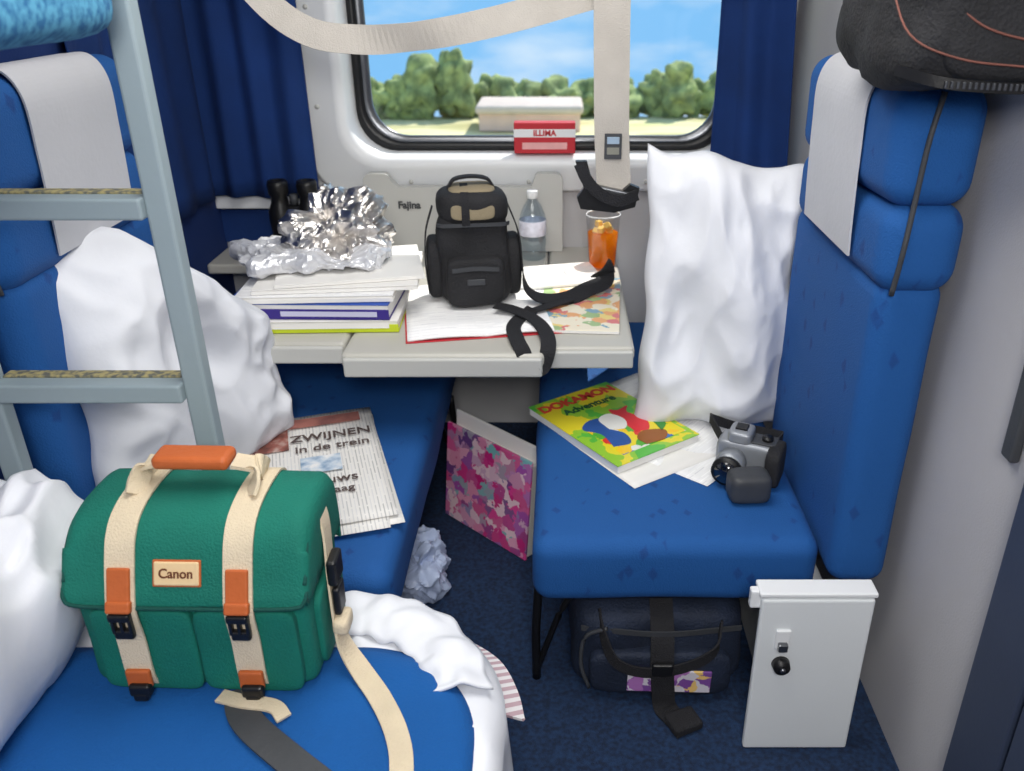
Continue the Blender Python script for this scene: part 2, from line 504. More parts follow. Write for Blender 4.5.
# ---------------------------------------------------------------- table
tb = empty('folding_table')
bx('leaf_left', -.80, -.562, 2.06, 2.935, .68, .72, M_table, tb, .012)
bx('leaf_centre', -.558, -.034, 1.985, 2.935, .678, .72, M_table, tb, .014)
bx('leaf_right', -.030, .20, 2.03, 2.935, .68, .72, M_table, tb, .012)
bx('lip', -.55, -.04, 1.972, 1.988, .66, .712, M_grey, tb, .006)
bx('lip_right', -.026, .196, 2.018, 2.033, .664, .712, M_grey, tb, .006)
bx('lip_left', -.796, -.566, 2.048, 2.063, .664, .712, M_grey, tb, .006)
pb = bmesh.new()
def arc(cx, cz, r, a0, a1, k=6):
    return [(cx+r*math.cos(math.radians(a0+(a1-a0)*i/k)), cz+r*math.sin(math.radians(a0+(a1-a0)*i/k))) for i in range(k+1)]
prof = [(.015,.722)] + arc(-.01,.965,.025,0,90) + arc(-.06,.97,.02,90,180) + [(-.09,.945)] + [(-.54,.945)] + arc(-.585,.97,.02,0,90) + arc(-.63,.965,.025,90,180) + [(-.655,.722)]
f1 = [pb.verts.new((x, 2.865, z)) for x, z in prof]; f2 = [pb.verts.new((x, 2.90, z)) for x, z in prof]
pb.faces.new(f1); pb.faces.new(f2[::-1])
for k in range(len(prof)):
    pb.faces.new((f1[k], f1[(k+1)%len(prof)], f2[(k+1)%len(prof)], f2[k]))
mk('back_panel', pb, M_grey, tb, smooth=False)
text('panel_lettering', 'Fajina', .034, (-.505, 2.861, .885), (math.pi/2,0,0), M_darkgrey, tb, bold=.0012)

# ---------------------------------------------------------------- ladder
ld = empty('ladder')
for x in (-.655, -1.035):
    bx('rail_right' if x > -.8 else 'rail_left', x-.021, x+.021, 1.375, 1.41, .0, 2.3, M_ladder, ld, .006)
for z in (1.26, .925, .59, 1.6, 1.93):
    bx('rung', -1.015, -.675, 1.36, 1.425, z-.026, z+.010, M_ladder, ld, .005)
    bx('tread', -1.01, -.68, 1.395, 1.421, z+.0095, z+.014, M_grip, ld, .002)
ub = empty('upper_berth', (-.88, 1.0, 1.61))
sbox('mattress', (.55,.70,.20), (0,0,0), M_berth, ub, p=7, n=16, nz=.006)
rbox('board', (.55,.69,.04), (0,0,.12), M_grey, ub, .01)

# ---------------------------------------------------------------- pillows
pillow('pillow', .46, .77, .23, (.447, 2.18, .812), (math.radians(80), math.radians(0), math.radians(4)), M_white, seed=1, wr=.05, roll=math.radians(-3), slump=.035)
pillow('pillow', .64, .68, .22, (-.905, 1.865, .770), (math.radians(80), 0, math.radians(70)), M_white, seed=2, wr=.07, roll=math.radians(-6), slump=.24)
pillow('pillow', .38, .68, .36, (-.965, .99, .685), (math.radians(0), math.radians(12), math.radians(2)), M_white, seed=3, wr=.08, fold=1.4)

# ---------------------------------------------------------------- foreground bed
bed = empty('bed')
def rslab(name, x0, x1, y0, y1, z0, z1, R, m, parent, wrk=0.0, drop=0.0, edge=.03, seed=0, nr=30, ka=26, fold=0.0):
    bm = bmesh.new()
    corners = [(x1-R, y1-R, 0), (x0+.05, y1-.05, 90), (x0+.05, y0+.05, 180), (x1-.05, y0+.05, 270)]
    rad = [R, .05, .05, .05]
    per = []
    for (cx, cy, a0), r in zip(corners, rad):
        for i in range(ka+1):
            a = math.radians(a0+90*i/ka)
            per.append(Vector((cx+r*math.cos(a), cy+r*math.sin(a))))
    den = []
    for i in range(len(per)):
        a, b_ = per[i], per[(i+1)%len(per)]
        k = max(1, int((b_-a).length/.02))
        for j in range(k): den.append(a.lerp(b_, j/k))
    c = Vector(((x0+x1)/2, (y0+y1)/2))
    loops = []
    for q in range(1, nr+1):
        f = (q/nr)**.7
        L = []
        for p in den:
            w = c + (p-c)*f*0.97
            zz = z1 - (edge*0.35 if q == nr else 0)
            zz += wrk*(noise.noise(Vector((w.x*5, w.y*5, seed)))+.6*(.2-abs(noise.noise(Vector((w.x*9, w.y*4, seed+4))))))
            if fold: zz += fold*max(0, (.16-abs(noise.noise(Vector((w.x*7+w.y*5, w.y*3-w.x*2, seed+7))))))*min(1, f*f)
            L.append(bm.verts.new((w.x, w.y, zz)))
        loops.append(L)
    hs = 7
    for q in range(hs+1):
        L = []
        for k, p in enumerate(den):
            n_ = (p-c).normalized()
            fl = wrk*2.0*math.sin(k*0.33+seed)*q/hs + drop*q/hs*noise.noise(Vector((p.x*6, p.y*6, seed)))
            w = p + n_*fl
            w.x = max(w.x, x0)
            z = z1-edge + (z0-z1+edge)*q/hs + (0 if q==0 else drop*.4*noise.noise(Vector((p.x*3, p.y*3, seed+9)))*q/hs)
            L.append(bm.verts.new((w.x, w.y, z)))
        loops.append(L)
    cv = bm.verts.new((c.x, c.y, z1))
    n = len(den)
    for k in range(n): bm.faces.new((cv, loops[0][k], loops[0][(k+1)%n]))
    for a, b_ in zip(loops, loops[1:]):
        for k in range(n): bm.faces.new((a[k], a[(k+1)%n], b_[(k+1)%n], b_[k]))
    return mk(name, bm, m, parent)
bx('base', -1.15, -.22, -.1, 1.22, .0, .30, M_darkgrey, bed, .02)
rslab('bed_sheet', -1.16, -.088, -.15, 1.33, .14, .494, .30, M_white, bed, wrk=.012, drop=.05, edge=.03, seed=2, fold=.07)
rslab('blanket', -1.155, -.132, -.14, 1.17, .44, .5165, .22, M_blanket, bed, wrk=.003, edge=.012, seed=5)
# rumpled fold of sheet lying along the edge of the blanket
def fsheet(u, v):
    a = -.35+1.75*u
    cx, cy, R = -.40, 1.02, .24
    r = R + (v-.5)*.11 + .018*noise.noise(Vector((u*6, v*2, 1)))
    x = cx + r*math.sin(a); y = cy + r*math.cos(a)
    z = .506 + .020*math.sin(math.pi*v)*(1+.6*noise.noise(Vector((u*7, 3, 1)))) + .010*noise.noise(Vector((u*12, v*3, 5)))
    return (x, y, z)
sheet('sheet_fold', fsheet, 60, 12, M_white, bed, .006)
M_stripe = pattern('striped_cloth', 'wave', [(0,(200,170,178)),(0.5,(240,236,236))], scale=20, rough=.9, rot=(0,0,.75))
ribbon('striped_towel', [(-.27,1.365,.36),(-.20,1.34,.355),(-.135,1.29,.35),(-.10,1.225,.34),(-.085,1.17,.33)], .055, .006, M_stripe, bed, wdir=(.6,.6,-.5))

# ---------------------------------------------------------------- green camera bag
gb_ = empty('camera_bag', (-.586, 1.160, .5205), (0,math.radians(1.0),math.radians(0)))
gb_.scale = (.95, 1, 1)
sbox('body', (.392,.20,.225), (0,0,.115), M_green, gb_, p=14, n=30, nz=.006, ns=7)
def flapfn():
    bm = bmesh.new()
    sec = [(.104,.17),(.106,.24),(.103,.286),(.088,.308),(.05,.315),(.01,.316),(-.03,.312),(-.058,.301),(-.078,.281),(-.093,.252),(-.106,.222),(-.115,.203),(-.120,.187)]
    C = catmull([(0,y,z) for y, z in sec], 4)
    nx = 44; W = .1985
    G = []
    for i in range(nx+1):
        u = -1+2*i/nx
        row = []
        for k, c in enumerate(C):
            x = W*u
            e = max(0, abs(u)-.90)/.10
            y = c.y*(1-.04*e*e); z = c.z-.016*e**2.2*(1 if c.z > .27 else .2)
            if k > len(C)*.6:
                t = (k-len(C)*.6)/(len(C)*.4)
                z += .016*e*e*t
            z += .003*noise.noise(Vector((x*12, y*12, 3)))
            row.append(bm.verts.new((x, y, z)))
        G.append(row)
    for i in range(nx):
        for k in range(len(C)-1):
            bm.faces.new((G[i][k], G[i+1][k], G[i+1][k+1], G[i][k+1]))
    for s_, col in ((-1, G[0]), (1, G[-1])):
        prev = col
        for q in range(1, 6):
            f = q/5
            cur = []
            for v in col:
                zt = max(v.co.z-(.125*f), .190) if v.co.z > .190 else v.co.z
                cur.append(bm.verts.new((s_*(W+.002*math.sin(f*math.pi)), v.co.y*(1-.01*f), zt)))
            for k in range(len(col)-1):
                bm.faces.new((prev[k], prev[k+1], cur[k+1], cur[k]))
            prev = cur
    bmesh.ops.remove_doubles(bm, verts=bm.verts[:], dist=1e-5)
    o = mk('flap', bm, M_green, gb_)
    md = o.modifiers.new('th', 'SOLIDIFY'); md.thickness = .004; md.offset = 0
    tube('flap_piping', [(-.199,-.108,.212),(-.197,-.117,.199),(-.180,-.1215,.189),(-.10,-.1225,.186),(0,-.1225,.186),(.10,-.1225,.186),(.180,-.1215,.189),(.197,-.117,.199),(.199,-.108,.212)], .0035, M_greenD, gb_, seg=8)
    for s_ in (-1, 1):
        tube('flap_edge_piping', [(s_*.197,-.106,.222),(s_*.197,-.090,.245),(s_*.197,-.075,.268),(s_*.195,-.055,.286),(s_*.194,-.02,.298),(s_*.194,.04,.301),(s_*.195,.085,.293)], .0035, M_greenD, gb_, seg=8)
flapfn()
sbox('pocket_left', (.172,.026,.165), (-.087,-.100,.088), M_green, gb_, p=9, n=16, nz=.005)
sbox('pocket_right', (.172,.026,.165), (.087,-.100,.088), M_green, gb_, p=9, n=16, nz=.005, seed=3)
sbox('side_pocket', (.022,.14,.15), (.196,0,.09), M_green, gb_, p=6, n=14, nz=.005, seed=6)
RX = math.radians(-23)
for i, x in enumerate((-.102, .090)):
    ribbon('strap_%d' % (i+1), [(x,-.100,.001),(x,-.117,.04),(x,-.119,.12),(x,-.1255,.18),(x,-.1125,.222),(x,-.099,.254),(x,-.083,.285),(x,-.060,.307),(x,-.028,.3185),(x,.01,.3225),(x,.05,.3215),(x,.09,.313),(x,.110,.28),(x,.112,.15)], .048, .004, M_beige, gb_)
    rbox('tab_%d' % (i+1), (.037,.008,.062), (x,-.1175,.222), M_leather, gb_, .003, rot=(RX,0,0))
    rbox('tab_fold_%d' % (i+1), (.041,.012,.020), (x,-.130,.194), M_leather, gb_, .004, rot=(RX,0,0))
    rbox('buckle_top_%d' % (i+1), (.036,.014,.014), (x,-.134,.178), M_black, gb_, .004)
    for dx in (-.014,0,.014):
        rbox('prong', (.006,.010,.030), (x+dx,-.132,.160), M_black, gb_, .002)
    rbox('buckle_base_%d' % (i+1), (.032,.012,.018), (x,-.130,.142), M_black, gb_, .004)
    rbox('lower_tab_%d' % (i+1), (.042,.010,.036), (x,-.124,.042), M_leather, gb_, .004)
    rbox('lower_buckle_%d' % (i+1), (.038,.016,.024), (x+.002,-.130,.024), M_black, gb_, .006)
    rbox('lower_clip_%d' % (i+1), (.026,.014,.018), (x+.002,-.132,.012), M_black, gb_, .005)
rbox('badge', (.074,.006,.038), (-.010,-.1040,.240), M_cream, gb_, .006, rot=(RX,0,0))
rbox('badge_border', (.079,.004,.043), (-.010,-.1028,.2396), M_leather, gb_, .006, rot=(RX,0,0))
text('badge_lettering', 'Canon', .021, (-.010,-.1074,.2415), (math.radians(67),0,0), M_brown, gb_, bold=.0004)
ribbon('handle_left', [(-.102,.07,.320),(-.102,.045,.338),(-.095,.032,.356),(-.06,.030,.366)], .040, .006, M_beige, gb_, wdir=(0,1,0))
ribbon('handle_left_in', [(-.102,-.01,.322),(-.102,.01,.340),(-.092,.028,.356),(-.06,.030,.364)], .036, .006, M_beige, gb_, wdir=(.5,1,0))
ribbon('handle_right', [(.090,.07,.320),(.094,.05,.340),(.088,.033,.356),(.055,.030,.364)], .040, .006, M_beige, gb_, wdir=(0,1,0))
ribbon('handle_right_in', [(.090,-.01,.322),(.094,.01,.340),(.086,.028,.354),(.055,.030,.362)], .036, .006, M_beige, gb_, wdir=(-.5,1,0))
rbox('handle_grip', (.130,.052,.024), (-.012,.030,.369), M_leather, gb_, .010, seg=4)
ribbon('side_strap', [(.18,.03,.31),(.204,.01,.26),(.210,-.01,.17),(.218,-.03,.09),(.232,-.045,.045),(.262,-.07,.014),(.31,-.13,.008),(.350,-.20,.007),(.370,-.27,.006),(.380,-.39,.006)], .038, .004, M_beige, gb_, wdir=[(0,1,0),(0,1,0),(0,1,0),(0,1,0),(.2,1,0),(.6,.8,0),(1,.3,0),(1,.2,0),(1,0,0),(1,0,0)])
rbox('side_buckle', (.018,.048,.050), (.219,-.012,.185), M_black, gb_, .006)
rbox('side_buckle_clip', (.014,.038,.055), (.223,-.020,.13), M_black, gb_, .005)
sbox('side_loop', (.03,.05,.03), (.228,-.03,.085), M_beige, gb_, p=4, n=8)
ribbon('loose_strap_dark', [(.06,-.11,.005),(.075,-.15,.005),(.11,-.19,.005),(.19,-.25,.005),(.26,-.30,.005),(.32,-.35,.005)], .050, .004, M_darkgrey, gb_, wdir=(.6,.8,0))
ribbon('loose_strap_beige', [(.03,-.125,.006),(.075,-.14,.010),(.13,-.148,.009),(.155,-.17,.006)], .026, .004, M_beige, gb_, wdir=(.2,1,0))

# ---------------------------------------------------------------- newspaper
M_news = newsprint('newsprint', (230,228,224), (176,175,175), .07, .009)
np_ = empty('newspaper', (-.645, 1.825, .455), (0,0,math.radians(-72)))
def nsheet(nm, w, h, dx, dy, z, rz, m):
    def f(u, v):
        x = (u-.5)*w; y = (v-.5)*h
        c, s = math.cos(rz), math.sin(rz)
        zz = z + .004*noise.noise(Vector((x*6, y*6, z*90)))
        return (dx+x*c-y*s, dy+x*s+y*c, zz)
    return sheet(nm, f, 14, 14, m, np_, .0015)
nsheet('page_1', .58, .42, .0, .0, .004, .02, M_paper)
nsheet('page_2', .57, .42, .01, -.015, .010, -.05, M_news)
nsheet('page_3', .56, .40, -.015, .005, .017, .0, M_news)
rbox('photo_block', (.13,.15,.001), (-.17,-.10,.0225), pattern('news_photo','noise',[(0.3,(70,50,48)),(0.5,(150,90,80)),(0.65,(200,180,170))],scale=18,rough=.8,const=False), np_, 0)
rbox('header_block', (.05,.22,.001), (-.245,.06,.0225), pattern('news_hdr','noise',[(0.3,(110,70,70)),(0.6,(170,110,100))],scale=14,rough=.8,const=False), np_, 0)
rbox('advert_block', (.08,.10,.001), (-.01,.05,.0225), pattern('news_ad','noise',[(0.3,(90,130,170)),(0.5,(190,205,220)),(0.65,(235,235,235))],scale=25,rough=.8,const=False), np_, 0)
M_ink = mat('news_ink',(84,70,68),.8,.05,5,0)
text('headline_1', 'ZWIJNEN', .050, (-.155,.085,.0235), (0,0,math.radians(90)), M_ink, np_, bold=.0006)
text('headline_2', 'in de trein', .046, (-.095,.085,.0235), (0,0,math.radians(90)), M_ink, np_, bold=.0004)
text('headline_3', 'Nieuws', .048, (.075,.06,.0235), (0,0,math.radians(90)), M_ink, np_, bold=.0003)
text('headline_4', 'vandaag', .038, (.125,.06,.0235), (0,0,math.radians(90)), M_ink, np_, bold=.0002)

# ---------------------------------------------------------------- comic book on right seat
ang = math.radians(36)
cb = empty('comic_book', (.148, 2.075, .4545), (0,0,ang))
M_comic = pattern('comic_art','cells',[(0.0,(240,220,40)),(0.35,(90,180,60)),(0.5,(235,235,225)),(0.6,(225,60,50)),(0.7,(250,205,30)),(0.88,(40,110,190))], scale=30, rough=.35, coat=.3, distort=.03)
M_yel = pattern('comic_cover','noise',[(0.0,(90,190,70)),(0.42,(150,205,60)),(0.5,(235,220,50)),(0.75,(250,225,60))], scale=7, rough=.35, coat=.3)
rbox('pages', (.280,.395,.022), (0,0,.013), M_paper, cb, .002)
rbox('cover', (.285,.40,.003), (0,0,.0255), M_yel, cb, .001)
rbox('artwork', (.22,.15,.001), (.015,-.09,.0276), M_comic, cb, 0)
def blob(nm, pts, m, z):
    bm = bmesh.new()
    C = catmull([(x,y,0) for x, y in pts]+[(pts[0][0],pts[0][1],0)], 6)[:-1]
    a = [bm.verts.new((p.x,p.y,z)) for p in C]; b2 = [bm.verts.new((p.x,p.y,z+.0008)) for p in C]
    bm.faces.new(a[::-1]); bm.faces.new(b2)
    for k in range(len(a)): bm.faces.new((a[k], a[(k+1)%len(a)], b2[(k+1)%len(a)], b2[k]))
    mk(nm, bm, m, cb, smooth=False)
blob('character_red', [(.01,-.09),(.05,-.10),(.08,-.05),(.065,.01),(.09,.04),(.05,.035),(.03,.05),(.02,.0)], mat('comic_red',(220,50,60),.4,.1,9,0), .0280)
blob('character_blue', [(-.09,-.12),(-.04,-.13),(-.02,-.08),(-.04,-.03),(-.02,.02),(-.06,.03),(-.10,.0),(-.075,-.05)], mat('comic_blue',(50,90,160),.4,.1,9,0), .0280)
blob('character_white', [(-.04,-.04),(.0,-.06),(.03,-.02),(.015,.03),(-.03,.02)], mat('comic_white',(240,240,235),.4,.02,9,0), .0288)
blob('character_brown', [(-.01,-.16),(.05,-.165),(.08,-.13),(.03,-.10),(-.01,-.12)], mat('comic_brown',(150,90,40),.4,.1,9,0), .0288)
blob('character_green', [(.07,-.13),(.11,-.10),(.12,-.04),(.09,-.03),(.085,-.08)], mat('comic_green',(60,140,60),.4,.1,9,0), .0288)
text('title', 'DOKAMON', .050, (0,.155,.0285), (0,0,0), mat('comic_title',(214,70,60),.4,.05,9,0), cb, bold=.002)
text('subtitle', 'Adventure', .042, (.005,.105,.0285), (0,0,0), mat('comic_title2',(30,90,60),.4,.05,9,0), cb, bold=.001)
M_loose = newsprint('leaflet_print', (240,240,240), (216,216,220), .05, .010)
def leaf(nm, w, h, loc, rz, m, z=.002, curl=0.0):
    e = empty(nm, loc, (0,0,rz))
    def f(u, v):
        x = (u-.5)*w; y = (v-.5)*h
        return (x, y, z+curl*(u**3)+.002*(noise.noise(Vector((x*8, y*8, rz*5)))+.5))
    sheet('leaf', f, 12, 12, m, e, .001)
    return e
leaf('paper_sheet', .34, .42, (.255, 2.17, .4535), .70, M_loose, .000)
leaf('paper_sheet', .30, .42, (.31, 2.03, .4540), .85, M_loose, .0, .012)
leaf('paper_sheet', .30, .38, (.205, 2.01, .4537), .60, M_paper, .000)

# ---------------------------------------------------------------- silver camera
cm = empty('compact_camera', (.478, 1.850, .455), (0,0,math.radians(-24)))
sbox('body', (.15,.075,.095), (0,0,.049), M_silver, cm, p=8, n=14)
sbox('viewfinder_hump', (.06,.07,.035), (-.02,0,.105), M_silver, cm, p=5, n=10)
cyl('lens_barrel', .036, .038, .06, (-.03,-.06,.046), M_silver, cm, rot=(math.pi/2,0,0))
cyl('lens_ring', .038, .038, .016, (-.03,-.095,.046), M_black, cm, rot=(math.pi/2,0,0))
cyl('lens_glass', .029, .029, .006, (-.03,-.104,.046), mat('lens_glass',(10,12,22),.05,0,5,0,coat=1), cm, rot=(math.pi/2,0,0))
sbox('grip', (.04,.10,.10), (.072,-.02,.051), M_nylon, cm, p=5, n=10)
rbox('screen', (.08,.004,.05), (0,.039,.05), M_black, cm, .003)
rbox('top_deck', (.10,.05,.006), (.02,0,.098), M_darkgrey, cm, .002)
rbox('flash_shoe', (.03,.03,.008), (-.02,0,.124), M_black, cm, .002)
cyl('mode_dial', .014, .014, .012, (.045,.0,.105), M_black, cm)
sbox('lens_pouch', (.10,.07,.075), (.03,-.125,.039), M_darkgrey, cm, p=5, n=10, nz=.004, rot=(0,0,.5))
ribbon('strap', [(-.075,.01,.08),(-.11,.05,.10),(-.12,.11,.07),(-.07,.16,.035),(.0,.17,.03),(.05,.13,.05),(.07,.07,.08),(.065,.02,.085)], .026, .004, M_strapB, cm, wdir=(0,0,1))

# ---------------------------------------------------------------- table clutter
bk = empty('book_stack', (-.645, 2.28, .721))
def book(nm, w, d, h, z, dx, dy, rz, spine, cover):
    rbox(nm+'_pages', (w-.006,d-.006,h-.006), (dx,dy,z+h/2), M_paper, bk, .001, rot=(0,0,rz))
    rbox(nm+'_cover_bottom', (w,d,.003), (dx,dy,z+.0015), spine, bk, .001, rot=(0,0,rz))
    rbox(nm+'_cover_top', (w,d,.003), (dx,dy,z+h-.0015), cover, bk, .001, rot=(0,0,rz))
    c, s = math.cos(rz), math.sin(rz)
    rbox(nm+'_spine', (w,.004,h*.62), (dx+s*d/2,dy-c*d/2,z+h*.36), spine, bk, .001, rot=(0,0,rz))
M_lime = mat('lime_cover',(190,205,40),.4,.1,9,0)
M_purp = mat('purple_cover',(58,44,130),.4,.1,9,0)
book('book_1', .44,.31,.034, 0, -.01,0,.03, M_lime, M_paper)
rbox('book_1_label', (.41,.002,.016), (-.015,-.1575,.021), M_paper, bk, 0, rot=(0,0,.03))
book('book_2', .44,.30,.044, .035, -.025,.005,-.02, M_purp, mat('blue_cover',(40,80,170),.4,.1,9,0))
rbox('book_2_label', (.26,.002,.014), (.03,-.1485,.052), mat('label_pale',(200,200,225),.5,.05,5,0), bk, 0, rot=(0,0,-.02))
book('magazine_1', .42,.30,.020, .080, -.015,.01,.05, M_paper, M_loose)
book('magazine_2', .44,.31,.014, .101, .03,.04,.10, M_paper, M_paper)
book('magazine_3', .40,.30,.010, .116, .05,.06,.22, M_paper, M_paper)

fo = empty('foil_wrapper', (-.675, 2.38, .849))
sbox('crumpled_foil', (.31,.22,.17), (.03,.03,.075), M_foil, fo, p=2.4, n=34, nz=.06, ns=9, smooth=False, seed=5, taper=.35, ridge=.09)
M_cling = mat('clear_wrap',(225,226,230),.2,.1,9,.6,45,metal=.35)
sbox('wrap_skirt', (.42,.28,.04), (-.03,-.01,.022), M_cling, fo, p=3, n=34, nz=.04, ns=11, smooth=False, seed=8, ridge=.04)

bn = empty('binoculars', (-.875, 2.80, .721))
for s_ in (-1, 1):
    lathe('barrel_%d' % (1 if s_<0 else 2), [(0,0),(.034,0),(.040,.01),(.040,.06),(.036,.09),(.040,.12),(.040,.16),(.028,.19),(.026,.21),(.032,.22),(.034,.25),(.030,.262),(.022,.262),(.020,.25),(0,.25)], (s_*.048,0,0), M_black, bn, seg=24)
rbox('bridge', (.05,.03,.10), (0,0,.13), M_black, bn, .008)
cyl('focus_wheel', .014, .014, .035, (0,0,.20), M_darkgrey, bn)

sb = empty('shoulder_bag', (-.245, 2.38, .733), (0,0,math.radians(8)))
sbox('body', (.215,.17,.27), (0,0,.135), M_nylon, sb, p=5, n=20, nz=.012, ns=9, taper=.06)
sbox('front_pocket', (.16,.06,.14), (0,-.090,.080), M_nylon, sb, p=5, n=14, nz=.008, ns=9, seed=2)
sbox('side_pocket', (.045,.12,.17), (-.112,0,.10), M_nylon, sb, p=4, n=12, nz=.006, seed=3)
sbox('side_pocket_right', (.045,.12,.17), (.112,0,.10), M_nylon, sb, p=4, n=12, nz=.006, seed=5)
sbox('lid', (.195,.17,.10), (0,-.003,.275), M_nylon, sb, p=3.5, n=16, nz=.008, ns=9, seed=4)
sbox('lid_top_panel', (.13,.12,.03), (0,-.005,.318), M_tan, sb, p=4, n=12, nz=.003)
sbox('lid_front_panel', (.12,.014,.045), (0,-.086,.275), M_tan, sb, p=4, n=10, rot=(math.radians(-8),0,0))
ribbon('lid_band', [(-.02,-.094,.24),(-.02,-.096,.275),(-.02,-.075,.318),(-.02,0,.334)], .022, .004, M_strapB, sb)
ribbon('handle', [(-.065,0,.322),(-.045,-.005,.348),(0,-.008,.356),(.045,-.005,.348),(.065,0,.322)], .03, .006, M_strapB, sb, wdir=(0,1,0))
ribbon('zip', [(-.10,-.06,.235),(-.08,-.085,.238),(0,-.092,.24),(.08,-.085,.238),(.10,-.06,.235)], .010, .004, M_darkgrey, sb, wdir=(0,0,1))
ribbon('pocket_trim', [(-.065,-.121,.12),(0,-.123,.125),(.065,-.121,.12)], .012, .004, M_darkgrey, sb, wdir=(0,0,1))
rbox('pocket_tag', (.05,.004,.018), (0,-.121,.085), M_darkgrey, sb, .002)
ribbon('strap_side', [(-.11,-.02,.28),(-.132,-.03,.21),(-.138,-.03,.12),(-.132,-.03,.03)], .03, .004, M_strapB, sb, wdir=(0,1,0))
ribbon('strap_run', [(.10,-.01,.28),(.128,-.03,.20),(.136,-.05,.10),(.15,-.08,.04),(.20,-.09,.014),(.27,-.08,.012),(.33,-.04,.02),(.39,0,.03),(.40,.05,.06),(.385,.09,.012)], .050, .004, M_strapB, sb,
       wdir=[(0,1,0),(0,1,0),(0,1,0),(.3,1,0),(.2,1,.3),(0,1,.5),(0,1,.6),(0,1,.6),(.4,.5,.6),(1,0,.2)])
ribbon('strap_loop', [(.27,-.085,.010),(.20,-.13,.008),(.13,-.18,.006),(.09,-.26,.004),(.09,-.345,.002),(.10,-.40,-.010),(.115,-.414,-.05),(.145,-.414,-.055),(.165,-.40,-.01),(.17,-.33,.006),(.15,-.24,.012),(.10,-.17,.017),(.05,-.14,.022)], .040, .004, M_strapB, sb,
       wdir=[(0,1,0),(.6,.8,0),(.8,.5,0),(1,.1,0),(1,0,0),(1,0,0),(1,0,0),(1,0,.3),(1,0,0),(1,0,0),(1,.3,0),(1,.5,0),(1,.6,0)])

mg1 = empty('magazine', (-.225, 2.30, .7205), (0,0,math.radians(10)))
def f1(u, v):
    return ((u-.5)*.42, (v-.5)*.42, .006+.005*math.sin(math.pi*abs(2*u-1)))
sheet('pages', f1, 24, 4, M_loose, mg1, .006)
rbox('red_cover', (.43,.43,.0025), (0,0,.0015), M_red, mg1, .001)
mg2 = empty('magazine', (.065, 2.34, .7205), (0,0,math.radians(-4)))
rbox('pages', (.23,.44,.008), (0,0,.005), M_paper, mg2, .001)
rbox('cover', (.23,.44,.002), (0,0,.010), pattern('mag_art','cells',[(0,(236,170,110)),(0.2,(245,235,210)),(0.5,(220,120,120)),(0.62,(160,190,130)),(0.75,(240,215,130)),(0.9,(130,170,190))],scale=28,rough=.3,coat=.4,distort=.04), mg2, .001)
mg3 = empty('magazine', (-.01, 2.56, .7205), (0,0,math.radians(14)))
rbox('cover', (.28,.20,.008), (0,0,.0165), M_paper, mg3, .001)

m_pet = clear('clear_plastic', (238,244,248), .06)
wbt = empty('water_bottle', (-.085, 2.79, .721))
lathe('bottle', [(0,.002),(.036,.002),(.043,.008),(.044,.03),(.041,.04),(.044,.05),(.044,.08),(.041,.088),(.044,.096),(.044,.135),(.040,.155),(.030,.180),(.017,.198),(.015,.205),(.015,.215)], (0,0,0), m_pet, wbt)
lathe('label', [(.0448,.085),(.0455,.087),(.0455,.133),(.0448,.135)], (0,0,0), mat('bottle_label',(222,222,236),.4,.2,40,0), wbt)
lathe('cap', [(0,.232),(.017,.232),(.0185,.228),(.0185,.208),(.016,.206)], (0,0,0), M_frame, wbt)
gls = empty('drinking_glass', (.145, 2.69, .7215))
m_cup = clear('cup_plastic', (246,246,246), .05)
lathe('tumbler', [(.042,.002),(.044,.005),(.055,.178)], (0,0,0), m_cup, gls)
lathe('rim', [(.0545,.175),(.056,.177),(.0545,.180),(.053,.177),(.0545,.175)], (0,0,0), M_frame, gls)
mj, nt, b = base('orange_drink')
nt.nodes.remove(b)
df = nt.nodes.new('ShaderNodeBsdfDiffuse'); df.inputs['Color'].default_value = lin((255,165,30))
tl = nt.nodes.new('ShaderNodeBsdfTranslucent'); tl.inputs['Color'].default_value = lin((255,165,20))
tn = nt.nodes.new('ShaderNodeBsdfTransparent'); tn.inputs['Color'].default_value = lin((255,190,60))
m1 = nt.nodes.new('ShaderNodeMixShader'); m1.inputs[0].default_value = .5
m2 = nt.nodes.new('ShaderNodeMixShader'); m2.inputs[0].default_value = .4
nt.links.new(df.outputs[0], m1.inputs[1]); nt.links.new(tl.outputs[0], m1.inputs[2])
nt.links.new(m1.outputs[0], m2.inputs[1]); nt.links.new(tn.outputs[0], m2.inputs[2])
nt.links.new(m2.outputs[0], nt.nodes['Material Output'].inputs['Surface'])
lathe('juice', [(0,.010),(.041,.010),(.0492,.118),(0,.118)], (0,0,0), mj, gls)
m_ice = mat('ice',(255,205,110),.1,.1,9,0)
for i in range(7):
    a = i*1.1
    rbox('ice_cube', (.020,.020,.020), (.022*math.cos(a),.022*math.sin(a),.122+.010*(i%3)), m_ice, gls, .003, rot=(a,a*.7,a*1.3))

rc = empty('small_carton', (-.045, 2.94, 1.0475))
rbox('carton', (.205,.05,.10), (0,0,.05), M_red, rc, .003)
rbox('white_band', (.206,.051,.028), (0,0,.066), M_frame, rc, .002)
rbox('white_panel', (.15,.001,.022), (.0,-.0258,.025), mat('carton_pale',(230,170,170),.5,.1,20,0), rc, 0)
text('carton_lettering', 'ILLIMA', .026, (0,-.0265,.066), (math.pi/2,0,0), M_red, rc, bold=.001)

